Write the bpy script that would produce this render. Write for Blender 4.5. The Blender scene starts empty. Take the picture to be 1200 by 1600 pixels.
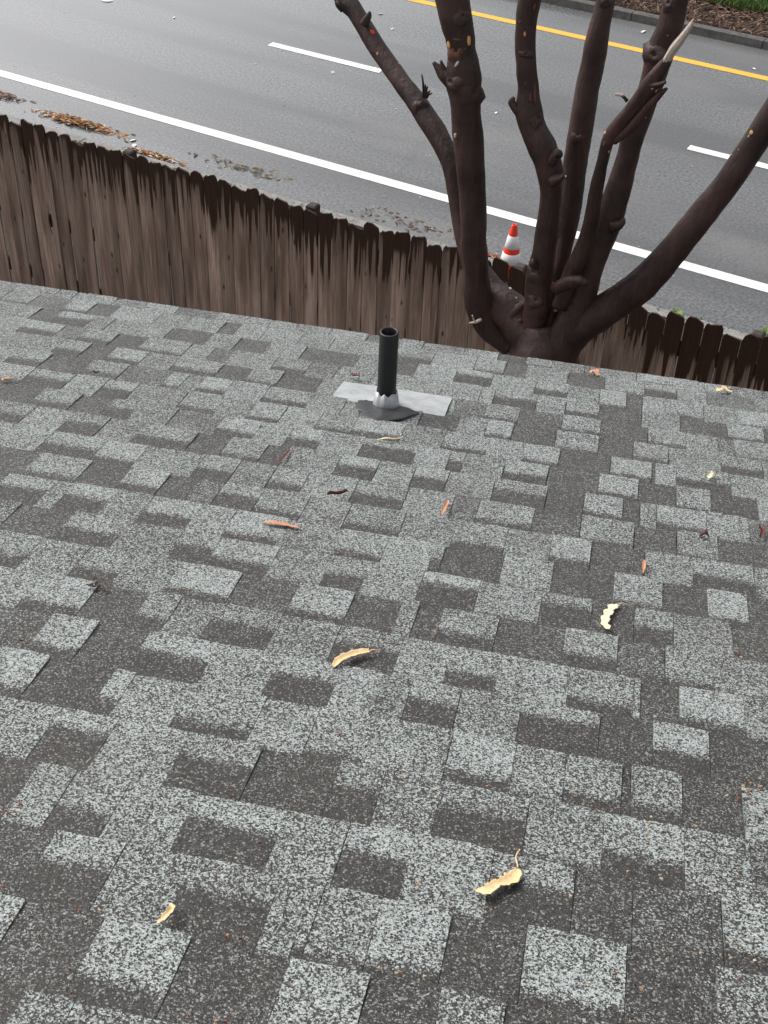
import bpy, bmesh, math, random
import numpy as np
from mathutils import Vector, Matrix, noise

random.seed(7)
# ------------------------------------------------------------------ camera geometry
F_PX = 2020.18                      # focal length in pixels of a 1200x1600 frame
YAW, PITCH, ROLL = -0.17816813, 0.69752063, -0.04697596
SLOPE = 0.28853977                  # roof pitch
DROOF = 1.17414508                  # lens height above the roof, square to it
PSI = -0.29687052                   # road direction against the eave
H = 7.9725847                       # lens height above the road
YARD = 1.05

def cam_axes(yaw, pitch, roll):
    cy, sy = math.cos(yaw), math.sin(yaw)
    f = np.array([sy*math.cos(pitch), cy*math.cos(pitch), -math.sin(pitch)])
    r = np.array([cy, -sy, 0.0]); d = np.cross(f, r)
    return np.array([math.cos(roll)*r+math.sin(roll)*d, -math.sin(roll)*r+math.cos(roll)*d, f])
RC = cam_axes(YAW, PITCH, ROLL)
CAM = np.array([0.0, 0.0, H])

sc = bpy.context.scene
col = sc.collection
cd = bpy.data.cameras.new('camera'); cam = bpy.data.objects.new('camera', cd); col.objects.link(cam)
cd.sensor_fit = 'AUTO'; cd.sensor_width = 36.0; cd.lens = F_PX/1600*36.0
cd.clip_start = 0.05; cd.clip_end = 2000
m = Matrix.Identity(4)
for i in range(3):
    m[i][0] = RC[0][i]; m[i][1] = -RC[1][i]; m[i][2] = -RC[2][i]; m[i][3] = CAM[i]
cam.matrix_world = m
sc.camera = cam

# ------------------------------------------------------------------ sky, sun, exposure (overcast)
SUN_EL, SUN_AZ = math.radians(48), math.radians(-66)
w = bpy.data.worlds.new('World'); sc.world = w; w.use_nodes = True
nt = w.node_tree; nt.nodes.clear()
sky = nt.nodes.new('ShaderNodeTexSky'); sky.sky_type = 'NISHITA'; sky.sun_disc = False
sky.sun_elevation = SUN_EL; sky.sun_rotation = SUN_AZ
sky.air_density = 1.0; sky.dust_density = 6.0; sky.ozone_density = 1.0
hs = nt.nodes.new('ShaderNodeHueSaturation'); hs.inputs['Saturation'].default_value = 0.22
bg = nt.nodes.new('ShaderNodeBackground'); bg.inputs['Strength'].default_value = 0.15
wo = nt.nodes.new('ShaderNodeOutputWorld')
nt.links.new(sky.outputs[0], hs.inputs['Color']); nt.links.new(hs.outputs[0], bg.inputs['Color']); nt.links.new(bg.outputs[0], wo.inputs[0])
sd = bpy.data.lights.new('sun', 'SUN'); sd.energy = 0.9; sd.angle = math.radians(24); sd.color = (1.0, 0.97, 0.93)
so = bpy.data.objects.new('sun', sd); col.objects.link(so)
sdir = Vector((math.sin(SUN_AZ)*math.cos(SUN_EL), math.cos(SUN_AZ)*math.cos(SUN_EL), math.sin(SUN_EL)))
so.rotation_euler = sdir.to_track_quat('Z', 'Y').to_euler()
so.location = (0, 0, 30)
sc.view_settings.view_transform = 'Standard'; sc.view_settings.look = 'None'
sc.view_settings.exposure = 0.5; sc.view_settings.gamma = 1.0; sc.view_settings.use_curve_mapping = False

# ------------------------------------------------------------------ measuring helpers
def ray(x, y):
    return np.array([(x-600)/F_PX, (y-800)/F_PX, 1.0]) @ RC
FD = np.array([0, math.cos(SLOPE), -math.sin(SLOPE)])
NR = np.array([0, math.sin(SLOPE), math.cos(SLOPE)])
RO = CAM - DROOF*NR
def proj(P):
    c = RC @ (np.asarray(P, float)-CAM)
    return 600+F_PX*c[0]/c[2], 800+F_PX*c[1]/c[2]
def roof_at(x, y):
    k = ray(x, y); P = k*(-DROOF/(NR@k)); return float(P[0]), float(P@FD)
def roof_world(x, t, n=0.0): return RO + x*np.array([1.0, 0, 0]) + t*FD + n*NR
RD = np.array([math.cos(PSI), math.sin(PSI), 0]); RN = np.array([-math.sin(PSI), math.cos(PSI), 0])
def road_at(x, y, z=0.0):
    k = ray(x, y); P = k*((z-H)/k[2]); return float(P@RD), float(P@RN)
def upright_at(x, y, o):
    """point on the upright plane at distance o, in road frame (along, o, height)"""
    k = ray(x, y); P = k*(o/(k@RN)); return float(P@RD), o, float(P[2]+H)
def roof_x_on(px, t):
    lo, hi = -8.0, 8.0
    for _ in range(50):
        mid = (lo+hi)/2
        if proj(roof_world(mid, t))[0] < px: lo = mid
        else: hi = mid
    return lo

# ------------------------------------------------------------------ object helpers
def mesh_obj(name, verts, faces, mat=None, parent=None, smooth=False):
    me = bpy.data.meshes.new(name); me.from_pydata([tuple(map(float, v)) for v in verts], [], faces); me.update()
    if smooth:
        for p in me.polygons: p.use_smooth = True
    if mat is not None: me.materials.append(mat)
    o = bpy.data.objects.new(name, me); col.objects.link(o)
    if parent is not None: o.parent = parent
    return o
def empty(name, loc=(0, 0, 0), rz=0.0):
    o = bpy.data.objects.new(name, None); col.objects.link(o); o.location = loc; o.rotation_euler = (0, 0, rz)
    o.empty_display_size = 0.2
    return o
def tag(o, label=None, cat=None, group=None, kind=None):
    if label: o['label'] = label
    if cat: o['category'] = cat
    if group: o['group'] = group
    if kind: o['kind'] = kind
    return o
class MB:
    def __init__(s): s.v = []; s.f = []; s.c = []
    def add(s, vs, fs, c=None):
        b = len(s.v); s.v += [tuple(map(float, x)) for x in vs]; s.f += [tuple(i+b for i in f) for f in fs]
        s.c += [c or (1, 1, 1)]*len(vs)
    def box(s, a, b, c=None):
        x0, y0, z0 = a; x1, y1, z1 = b
        s.add([(x0,y0,z0),(x1,y0,z0),(x1,y1,z0),(x0,y1,z0),(x0,y0,z1),(x1,y0,z1),(x1,y1,z1),(x0,y1,z1)],
              [(0,3,2,1),(4,5,6,7),(0,1,5,4),(1,2,6,5),(2,3,7,6),(3,0,4,7)], c)
    def tube(s, pts, rad, n=12, cap=True, bump=0.0, c=None, seed=0.0):
        pts = [Vector(p) for p in pts]; up = None; rings = []
        for i, p in enumerate(pts):
            d = (pts[min(i+1, len(pts)-1)]-pts[max(i-1, 0)]).normalized()
            if up is None: up = d.orthogonal().normalized()
            up = (up-d*up.dot(d)).normalized(); si = d.cross(up)
            ring = []
            for k in range(n):
                a = 2*math.pi*k/n; q = up*math.cos(a)+si*math.sin(a); r = rad[i]
                if bump: r *= 1+bump*noise.noise(p*5.0+q*0.9+Vector((seed, 0, 0)))+bump*0.5*noise.noise(p*13.0+q*1.7+Vector((0, seed, 0)))
                ring.append(p+q*r)
            rings.append(ring)
        vs = [v for r in rings for v in r]; fs = []
        for i in range(len(pts)-1):
            for k in range(n):
                fs.append((i*n+k, i*n+(k+1) % n, (i+1)*n+(k+1) % n, (i+1)*n+k))
        if cap: fs.append(tuple(range(n))[::-1]); fs.append(tuple(range((len(pts)-1)*n, len(pts)*n)))
        s.add(vs, fs, c)
    def build(s, name, mat, parent=None, smooth=False, colattr=False):
        o = mesh_obj(name, s.v, s.f, mat, parent, smooth)
        if colattr:
            a = o.data.color_attributes.new('tint', 'FLOAT_COLOR', 'POINT')
            for i, c in enumerate(s.c): a.data[i].color = (c[0], c[1], c[2], 1)
        return o
def spline(pts, sub=5):
    """Catmull-Rom through rows of numbers"""
    P = [np.array(p, float) for p in pts]; out = []
    for i in range(len(P)-1):
        a, b, c, d = P[max(i-1, 0)], P[i], P[i+1], P[min(i+2, len(P)-1)]
        for k in range(sub):
            u = k/sub
            out.append(.5*((2*b)+(-a+c)*u+(2*a-5*b+4*c-d)*u*u+(-a+3*b-3*c+d)*u**3))
    out.append(P[-1]); return out

# ------------------------------------------------------------------ materials
class N:
    def __init__(s, name):
        s.m = bpy.data.materials.new(name); s.m.use_nodes = True; s.t = s.m.node_tree
        s.b = s.t.nodes['Principled BSDF']
    def n(s, typ, **kw):
        o = s.t.nodes.new('ShaderNode'+typ)
        for k, v in kw.items():
            if k in o.inputs: o.inputs[k].default_value = v
            else: setattr(o, k, v)
        return o
    def l(s, a, b): s.t.links.new(a, b)
    def set(s, **kw):
        for k, v in kw.items(): s.b.inputs[k.replace('_', ' ')].default_value = v
        return s
    def math(s, op, a, b=None, c=None, clamp=False):
        o = s.t.nodes.new('ShaderNodeMath'); o.operation = op; o.use_clamp = clamp
        for i, v in enumerate((a, b, c)):
            if v is None: continue
            if isinstance(v, (int, float)): o.inputs[i].default_value = v
            else: s.l(v, o.inputs[i])
        return o.outputs[0]
    def mix(s, fac, a, b, blend='MIX'):
        o = s.t.nodes.new('ShaderNodeMix'); o.data_type = 'RGBA'; o.blend_type = blend
        for sock, v in ((o.inputs[0], fac), (o.inputs[6], a), (o.inputs[7], b)):
            if isinstance(v, (int, float)): sock.default_value = v
            elif isinstance(v, tuple): sock.default_value = (*v, 1) if len(v) == 3 else v
            else: s.l(v, sock)
        return o.outputs[2]
    def ramp(s, x, a, b):
        o = s.t.nodes.new('ShaderNodeMapRange'); o.interpolation_type = 'SMOOTHSTEP'
        for i, v in ((1, a), (2, b)):
            if isinstance(v, (int, float)): o.inputs[i].default_value = v
            else: s.l(v, o.inputs[i])
        s.l(x, o.inputs[0]); return o.outputs[0]
    def coords(s, scale=(1, 1, 1), out='Object'):
        tc = s.n('TexCoord'); mp = s.n('Mapping'); mp.inputs['Scale'].default_value = scale
        s.l(tc.outputs[out], mp.inputs[0]); return mp.outputs[0]
    def noise(s, vec, scale, detail=4, rough=.5, dim='3D'):
        o = s.n('TexNoise', Scale=scale, Detail=detail, Roughness=rough); s.l(vec, o.inputs['Vector']); return o.outputs['Fac']
    def color(s, c): s.l(c, s.b.inputs['Base Color']); return s
    def bump(s, h, strength=.3, dist=.01):
        o = s.n('Bump', Strength=strength, Distance=dist); s.l(h, o.inputs['Height']); s.l(o.outputs[0], s.b.inputs['Normal']); return s
def plain(name, c, rough=.6, metal=0.0, var=.25, scale=30):
    k = N(name); v = k.coords(); f = k.noise(v, scale, 4, .6)
    k.color(k.mix(f, tuple(x*(1-var) for x in c), tuple(min(1, x*(1+var)) for x in c)))
    k.set(Roughness=rough, Metallic=metal); return k.m

def mat_shingle():
    k = N('granule_shingle'); v = k.coords()
    at = k.n('Attribute', attribute_name='tone'); sep = k.n('SeparateColor'); k.l(at.outputs['Color'], sep.inputs[0])
    uv = k.n('UVMap', uv_map='UVMap'); su = k.n('SeparateXYZ'); k.l(uv.outputs[0], su.inputs[0])
    wob = k.noise(v, 60, 4, .6)
    vv = k.math('ADD', su.outputs[1], k.math('MULTIPLY', k.math('SUBTRACT', wob, .5), .26))
    lo = k.math('SUBTRACT', sep.outputs[1], .13); hi = k.math('ADD', sep.outputs[1], .11)
    lit = k.ramp(vv, lo, hi)
    patch = k.noise(v, 9, 3, .5)
    frac = k.math('ADD', k.math('MULTIPLY', sep.outputs[0], lit), k.math('MULTIPLY', k.math('SUBTRACT', patch, .5), .22))
    frac = k.math('ADD', frac, .07)
    # granules: two sizes of cells, each light or dark
    warp = k.n('TexNoise', Scale=360.0, Detail=2.0); k.l(v, warp.inputs['Vector'])
    wv = k.n('VectorMath', operation='MULTIPLY_ADD'); k.l(warp.outputs['Color'], wv.inputs[0]); wv.inputs[1].default_value = (.004, .004, .004); k.l(v, wv.inputs[2])
    g1 = k.n('TexVoronoi', Scale=410.0); k.l(wv.outputs[0], g1.inputs['Vector'])
    s1 = k.n('SeparateColor'); k.l(g1.outputs['Color'], s1.inputs[0])
    g2 = k.n('TexVoronoi', Scale=780.0); k.l(wv.outputs[0], g2.inputs['Vector'])
    s2 = k.n('SeparateColor'); k.l(g2.outputs['Color'], s2.inputs[0])
    r = k.math('ADD', k.math('MULTIPLY', s1.outputs[0], .72), k.math('MULTIPLY', s2.outputs[0], .28))
    on = k.ramp(k.math('SUBTRACT', frac, r), -.06, .13)
    brn = k.mix(k.noise(v, 5, 2), (.021, .0192, .0185), (.033, .028, .025))
    dark = k.mix(k.ramp(s1.outputs[1], .25, .75), (.009, .0088, .0088), brn)
    dark = k.mix(k.ramp(s2.outputs[1], .45, .95), dark, (.068, .063, .059))
    dark = k.mix(k.ramp(s1.outputs[2], .84, .97), dark, (.20, .20, .19))
    light = k.mix(s2.outputs[2], (.18, .203, .196), (.47, .512, .498))
    c = k.mix(on, dark, light)
    # weathering: dirt washed into joints, rusty dust
    dirt = k.ramp(k.noise(v, 2.4, 5, .6), .52, .75)
    c = k.mix(k.math('MULTIPLY', dirt, .22), c, (.075, .066, .058))
    k.color(c); k.set(Roughness=.62); k.b.inputs['Specular IOR Level'].default_value = .30
    k.b.inputs['Sheen Weight'].default_value = .30; k.b.inputs['Sheen Roughness'].default_value = .30
    hgt = k.math('ADD', k.math('MULTIPLY', on, .4), k.math('SUBTRACT', 1.0, g1.outputs['Distance']))
    k.bump(hgt, .45, .0009)
    return k.m
def mat_board():
    k = N('weathered_fence_board'); v = k.coords()
    oi = k.n('ObjectInfo'); rnd = oi.outputs['Random']
    off = k.n('CombineXYZ'); k.l(k.math('MULTIPLY', rnd, 37.0), off.inputs[0]); k.l(k.math('MULTIPLY', rnd, 91.0), off.inputs[1])
    ad = k.n('VectorMath', operation='ADD'); k.l(v, ad.inputs[0]); k.l(off.outputs[0], ad.inputs[1]); vr = ad.outputs[0]
    def st(sx, sz):
        mp = k.n('Mapping'); mp.inputs['Scale'].default_value = (sx, sx*.3, sz); k.l(vr, mp.inputs[0]); return mp.outputs[0]
    grain = k.noise(st(60, 2.0), 1, 6, .62); broad = k.noise(st(9, 1.1), 1, 4, .55); fine = k.noise(st(210, 7), 1, 4, .6)
    base = k.mix(k.ramp(broad, .28, .72), (.118, .076, .058), (.44, .325, .268))
    base = k.mix(k.ramp(grain, .38, .72), base, (.215, .142, .112))
    base = k.mix(k.math('MULTIPLY', k.ramp(fine, .5, .75), .55), base, (.075, .052, .041))
    base = k.mix(k.math('MULTIPLY', k.ramp(k.noise(st(26, 1.3), 1, 3, .5), .6, .72), .6), base, (.38, .31, .265))
    bri = k.n('MapRange'); k.l(rnd, bri.inputs[0]); bri.inputs[3].default_value = .72; bri.inputs[4].default_value = 1.22
    hv = k.n('HueSaturation'); k.l(base, hv.inputs['Color']); k.l(bri.outputs[0], hv.inputs['Value']); base = hv.outputs[0]
    knot = k.n('TexVoronoi', Scale=1.0); k.l(st(9, 3.2), knot.inputs['Vector'])
    base = k.mix(k.math('MULTIPLY', k.math('SUBTRACT', 1.0, k.ramp(knot.outputs['Distance'], .05, .13)), .85), base, (.022, .014, .011))
    # rain soaking down from the cut top
    sp = k.n('SeparateXYZ'); k.l(v, sp.inputs[0]); depth = k.math('MULTIPLY', sp.outputs[2], -1.0)
    run = k.noise(st(24, .55), 1, 2, .45)
    tongue = k.math('ADD', k.math('MULTIPLY', k.ramp(run, .40, .68), .42), k.math('MULTIPLY', k.math('POWER', rnd, 1.4), .20))
    lx = k.n('SeparateXYZ'); k.l(oi.outputs['Location'], lx.inputs[0])
    tongue = k.math('ADD', tongue, k.math('MULTIPLY', k.ramp(lx.outputs[0], -1.2, 1.2), .16))
    tongue = k.math('ADD', tongue, k.math('ADD', .04, k.math('MULTIPLY', k.math('SUBTRACT', fine, .5), .10)))
    wet = k.ramp(k.math('SUBTRACT', tongue, depth), -.025, .05)
    damp = k.math('MULTIPLY', k.ramp(k.math('SUBTRACT', k.math('ADD', tongue, k.math('MULTIPLY', broad, .22)), depth), -.15, .14), .38)
    wcol = k.mix(grain, (.012, .0065, .0045), (.058, .029, .017))
    wetlow = k.math('MULTIPLY', k.ramp(k.noise(st(14, .9), 1, 3, .5), .66, .78), .7)
    c = k.mix(wetlow, base, (.042, .026, .019)); c = k.mix(damp, c, (.052, .034, .025)); c = k.mix(wet, c, wcol)
    k.color(c)
    k.l(k.mix(wet, (.85, .85, .85), (.55, .55, .55)), k.b.inputs['Roughness'])
    k.b.inputs['Specular IOR Level'].default_value = .25
    k.bump(grain, .5, .004); return k.m
def mat_bark():
    k = N('wet_dark_bark'); v = k.coords()
    n1 = k.noise(v, 3.0, 5, .6); n2 = k.noise(k.coords((30, 30, 3.0)), 1, 6, .65); n3 = k.noise(v, 55, 4, .6)
    c = k.mix(k.ramp(n1, .3, .7), (.020, .0120, .0110), (.066, .039, .035))
    c = k.mix(k.math('MULTIPLY', k.ramp(n2, .48, .72), .7), c, (.088, .034, .025))
    c = k.mix(k.math('MULTIPLY', k.ramp(n3, .58, .72), .5), c, (.011, .008, .0075))
    lich = k.ramp(k.noise(v, 90, 2, .5), .77, .81)
    c = k.mix(k.math('MULTIPLY', lich, .5), c, (.26, .19, .15))
    k.color(c); k.set(Roughness=.50); k.b.inputs['Specular IOR Level'].default_value = .36
    k.bump(k.math('ADD', k.math('MULTIPLY', n2, 1.4), k.math('MULTIPLY', n3, .5)), .6, .012); return k.m
def mat_asphalt(name='wet_asphalt', tone=1.0):
    k = N(name); v = k.coords()
    sp = k.noise(v, 24, 6, .8); sp2 = k.noise(v, 60, 4, .65)
    lane = k.noise(k.coords((.05, .85, 1)), 1, 3, .5); blot = k.noise(k.coords((.22, .6, 1)), 1, 4, .55)
    c = k.mix(k.ramp(sp, .34, .68), tuple(x*tone for x in (.040, .041, .043)), tuple(x*tone for x in (.185, .187, .188)))
    c = k.mix(k.math('MULTIPLY', k.ramp(lane, .40, .62), .60), c, tuple(x*tone for x in (.055, .056, .058)))
    c = k.mix(k.math('MULTIPLY', k.ramp(blot, .5, .75), .5), c, tuple(x*tone for x in (.17, .17, .17)))
    spk = k.ramp(k.noise(v, 42, 2, .5), .69, .73); c = k.mix(k.math('MULTIPLY', spk, .35), c, (.30, .30, .29))
    # old hairline cracks
    vo = k.n('TexVoronoi', Scale=.42, feature='DISTANCE_TO_EDGE')
    wv = k.n('TexNoise', Scale=3.0, Detail=4.0); k.l(v, wv.inputs['Vector'])
    ma = k.n('VectorMath', operation='MULTIPLY_ADD'); k.l(wv.outputs['Color'], ma.inputs[0]); ma.inputs[1].default_value = (.5, .5, 0); k.l(v, ma.inputs[2]); k.l(ma.outputs[0], vo.inputs['Vector'])
    crack = k.math('MULTIPLY', k.math('SUBTRACT', 1.0, k.ramp(vo.outputs['Distance'], .002, .008)), .10)
    c = k.mix(crack, c, (.02, .02, .02))
    k.color(c)
    rr = k.n('MapRange'); k.l(blot, rr.inputs[0]); rr.inputs[1].default_value = .3; rr.inputs[2].default_value = .7; rr.inputs[3].default_value = .20; rr.inputs[4].default_value = .40
    # standing film of rain towards the low end of the road
    sx = k.n('SeparateXYZ'); k.l(v, sx.inputs[0]); film = k.ramp(k.math('ADD', sx.outputs[0], k.math('MULTIPLY', blot, 6.0)), -2.0, -12.0)
    rg = k.math('MULTIPLY', rr.outputs[0], k.math('SUBTRACT', 1.0, k.math('MULTIPLY', film, .45)))
    k.l(rg, k.b.inputs['Roughness']); k.b.inputs['Specular IOR Level'].default_value = .5
    k.l(k.math('MULTIPLY', film, .95), k.b.inputs['Coat Weight']); k.b.inputs['Coat Roughness'].default_value = .16
    k.bump(k.math('ADD', sp, sp2), .22, .006); return k.m
def mat_paint(name, c):
    k = N(name); v = k.coords()
    wear = k.ramp(k.noise(v, 60, 5, .7), .62, .74)
    cc = k.mix(k.noise(v, 4, 3), tuple(x*.9 for x in c), c)
    k.color(k.mix(k.math('MULTIPLY', wear, .55), cc, (.16, .16, .155))); k.set(Roughness=.5); return k.m
def mat_tint(name, rough=.7, spec=.3):
    k = N(name); at = k.n('Attribute', attribute_name='tint'); v = k.coords()
    k.color(k.mix(k.math('MULTIPLY', k.noise(v, 120, 3, .6), .5), at.outputs['Color'], (.04, .03, .02))); k.set(Roughness=rough)
    k.b.inputs['Specular IOR Level'].default_value = spec; return k.m
def mat_earth(name, a, b, scale=6.0, bump=.6, dist=.03):
    k = N(name); v = k.coords(); f = k.noise(v, scale, 6, .65); g = k.noise(v, scale*9, 4, .6)
    c = k.mix(k.ramp(f, .3, .7), a, b); c = k.mix(k.math('MULTIPLY', k.ramp(g, .5, .7), .5), c, tuple(x*.45 for x in a))
    k.color(c); k.set(Roughness=.92); k.bump(k.math('ADD', f, g), bump, dist); return k.m
def mat_leaf(name, a, b, spot):
    k = N(name); v = k.coords(); f = k.noise(v, 45, 4, .6)
    c = k.mix(f, a, b); c = k.mix(k.math('MULTIPLY', k.ramp(k.noise(v, 130, 3, .6), .6, .74), .6), c, spot)
    k.color(c); k.set(Roughness=.6); k.bump(f, .2, .002); return k.m

M = {}
M['shingle'] = mat_shingle(); M['board'] = mat_board(); M['bark'] = mat_bark(); M['asphalt'] = mat_asphalt()
M['white'] = mat_paint('white_road_paint', (.72, .72, .70)); M['yellow'] = mat_paint('yellow_road_paint', (.72, .41, .035))
M['deck'] = plain('black_underlayment', (.022, .021, .020), .95)
M['wood'] = plain('rough_dark_timber', (.045, .032, .025), .85, var=.4, scale=14)
M['fascia'] = plain('painted_fascia', (.42, .40, .36), .6)
M['stucco'] = mat_earth('beige_stucco', (.42, .38, .32), (.50, .46, .39), 20, .3, .004)
M['concrete'] = mat_earth('stained_concrete', (.17, .165, .155), (.27, .26, .245), 7, .3, .006)
M['kerb'] = mat_earth('dark_weathered_kerb', (.055, .053, .050), (.115, .110, .102), 9, .35, .008)
M['dirt'] = mat_earth('wet_dark_soil', (.030, .025, .020), (.060, .050, .040), 5)
M['soil'] = mat_earth('mulch_soil', (.030, .017, .011), (.075, .040, .024), 11, .8, .05)
M['grassbase'] = mat_earth('lawn_ground', (.030, .060, .012), (.060, .115, .022), 9, .8, .05)
M['tint'] = mat_tint('litter_flakes'); M['grass'] = mat_tint('grass_blades', .6)
M['abs'] = plain('black_plastic_pipe', (.0085, .009, .010), .42, var=.3, scale=60)
M['galv'] = plain('galvanised_sheet', (.33, .345, .35), .66, .10, .50, 19)
M['lead'] = plain('grey_metal_collar', (.46, .47, .48), .45, .6, .3, 55)
M['tar'] = plain('roof_sealant', (.030, .031, .034), .45, var=.35, scale=70)
M['orange'] = plain('orange_cone_plastic', (.82, .042, .014), .45, var=.08)
M['reflect'] = plain('white_reflective_band', (.90, .90, .90), .35, var=.03)
M['black'] = plain('black_rubber', (.02, .02, .02), .7)
M['cut'] = plain('fresh_cut_wood', (.62, .33, .10), .7, var=.3, scale=80)
M['pale'] = plain('pale_torn_wood', (.42, .35, .30), .75, var=.35, scale=60)
M['redwood'] = plain('red_torn_wood', (.105, .040, .027), .7, var=.45, scale=70)
M['weed'] = plain('weed_leaf', (.10, .16, .03), .6, var=.4, scale=60)
M['tan'] = mat_leaf('tan_leaf', (.60, .40, .19), (.80, .62, .36), (.30, .17, .07))
M['cream'] = mat_leaf('cream_leaf', (.70, .58, .36), (.82, .72, .50), (.45, .32, .16))
M['rust'] = mat_leaf('rust_leaf', (.40, .17, .09), (.58, .30, .18), (.18, .07, .04))
M['maroon'] = mat_leaf('maroon_bark_curl', (.085, .020, .016), (.17, .045, .032), (.03, .01, .01))
M['darkbit'] = mat_leaf('dark_twig', (.020, .015, .013), (.045, .032, .028), (.01, .008, .008))

# ------------------------------------------------------------------ ground, road, median (road frame: x along, y across)
def sheet(name, a0, a1, o0, o1, z, mat, na=1, no=1, wob=0.0, sd=0.0):
    vs = []; fs = []
    for i in range(na+1):
        for j in range(no+1):
            a = a0+(a1-a0)*i/na; o = o0+(o1-o0)*j/no
            zz = z+(wob*noise.noise(Vector((a*1.7, o*1.7, sd))) if wob else 0)
            oo = o+(0.03*noise.noise(Vector((a*2.3, 7, sd))) if (wob and j in (0, no)) else 0)
            vs.append((a, oo, zz))
    for i in range(na):
        for j in range(no):
            p = i*(no+1)+j; fs.append((p, p+no+1, p+no+2, p+1))
    ob = mesh_obj(name, vs, fs, mat, None, wob > 0); ob.rotation_euler = (0, 0, PSI); return ob
tag(sheet('ground', -700, 700, -700, 700, -.10, M['grassbase']), kind='structure')
tag(sheet('road', -160, 160, 13.40, 22.90, 0, M['asphalt']), kind='structure')
W_O, L_O, Y_O = 14.68694639, 18.13283186, 21.44316874
tag(sheet('edge_line', -150, 150, W_O-.10, W_O+.10, .004, M['white']), 'continuous white edge line painted along the near lane', 'road marking')
tag(sheet('median_line', -150, 150, Y_O-.09, Y_O+.09, .004, M['yellow']), 'yellow line painted beside the far median kerb', 'road marking')
da0 = road_at(425, 67)[0]
for i, nm in zip((-1, 0, 1), ('white lane dash left of the others, mostly out of frame', 'white lane dash left of the tree, ending behind its leftmost limb', 'white lane dash at the right edge, crossed by the rightmost limb')):
    a = da0+7.32*i
    tag(sheet('lane_dash', a, a+2.13, L_O-.085, L_O+.085, .004, M['white']), nm, 'road marking', 'broken lane line dashes')
# kerb on this side of the road: pale lip, dark soil behind it
k = MB()
for i in range(60):
    a = -60+i*2.0
    k.box((a+.004, 13.30, -.05), (a+1.996, 13.47+random.uniform(-.006, .006), .035+random.uniform(-.004, .004)))
ob = k.build('kerb', M['concrete']); ob.rotation_euler = (0, 0, PSI); tag(ob, kind='structure')
# bank from the yard down to the road, with the yard itself
vs = []; fs = []
prof = [(-30, YARD), (7.4, YARD), (8.3, YARD), (8.75, YARD-.02), (10.0, .78), (11.5, .40), (12.6, .10), (13.0, .02), (13.31, .012)]
na = 120
for i in range(na+1):
    a = -45+90*i/na
    for (o, z) in prof: vs.append((a, o, z+(.025*noise.noise(Vector((a*.9, o*.9, 3))) if 7 < o < 13 else 0)))
np_ = len(prof)
for i in range(na):
    for j in range(np_-1):
        p = i*np_+j; fs.append((p, p+np_, p+np_+1, p+1))
ob = mesh_obj('yard_ground', vs, fs, M['dirt'], None, True); ob.rotation_euler = (0, 0, PSI); tag(ob, kind='structure')
# far kerb, mulch bed and lawn
k = MB()
for i in range(50):
    a = -60+i*2.4; e = random.uniform(-.008, .008)
    k.add([(a+.006, 22.70+e, -.05), (a+2.394, 22.70+e, -.05), (a+2.394, 22.74+e, .13), (a+.006, 22.74+e, .13), (a+.006, 22.93, .13), (a+2.394, 22.93, .13), (a+2.394, 22.93, -.05), (a+.006, 22.93, -.05)],
          [(0,1,2,3),(3,2,5,4),(4,5,6,7),(0,3,4,7),(1,6,5,2)])
ob = k.build('median_kerb', M['kerb']); ob.rotation_euler = (0, 0, PSI); tag(ob, kind='structure')
tag(sheet('mulch_bed', -40, 30, 22.93, 24.30, .10, M['soil'], 140, 5, .05, 2.0), kind='structure')
tag(sheet('lawn', -60, 60, 24.22, 70, .12, M['grassbase'], 60, 40, .05, 5.0), kind='structure')

# ------------------------------------------------------------------ house and roof
house = empty('house', (0, 0, YARD)); tag(house, 'grey shingled house roof filling the lower frame, sloping to the fence', 'house')
HZ = np.array([0, 0, YARD])
EAVE = 4.047
XL, XR, T0 = -4.2, 2.6, 0.2
roof = empty('tmp'); bpy.data.objects.remove(roof)
k = MB(); k.box((XL-.02, T0-.6, -.035), (XR+.02, EAVE-.012, -.0125)); k.box((XL, EAVE-.03, -.05), (XR, EAVE-.010, -.0128))
roof = k.build('roof', M['deck'], house); roof.location = tuple(RO-HZ); roof.rotation_euler = (-SLOPE, 0, 0)
ey = float((roof_world(0, EAVE))[1]); ez = float((roof_world(0, EAVE))[2])
k = MB(); k.box((XL, ey-.045, ez-.20-YARD), (XR, ey-.020, ez-.058-YARD)); k.build('fascia', M['fascia'], house)
k = MB(); k.box((XL+.3, ey-.60, -.05), (XR-.3, ey-.45, ez-.02-YARD)); k.build('wall', M['stucco'], house)
k = MB(); k.box((XL, ey-.45, ez-.20-YARD), (XR, ey-.047, ez-.185-YARD)); k.build('soffit', M['fascia'], house)

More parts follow.
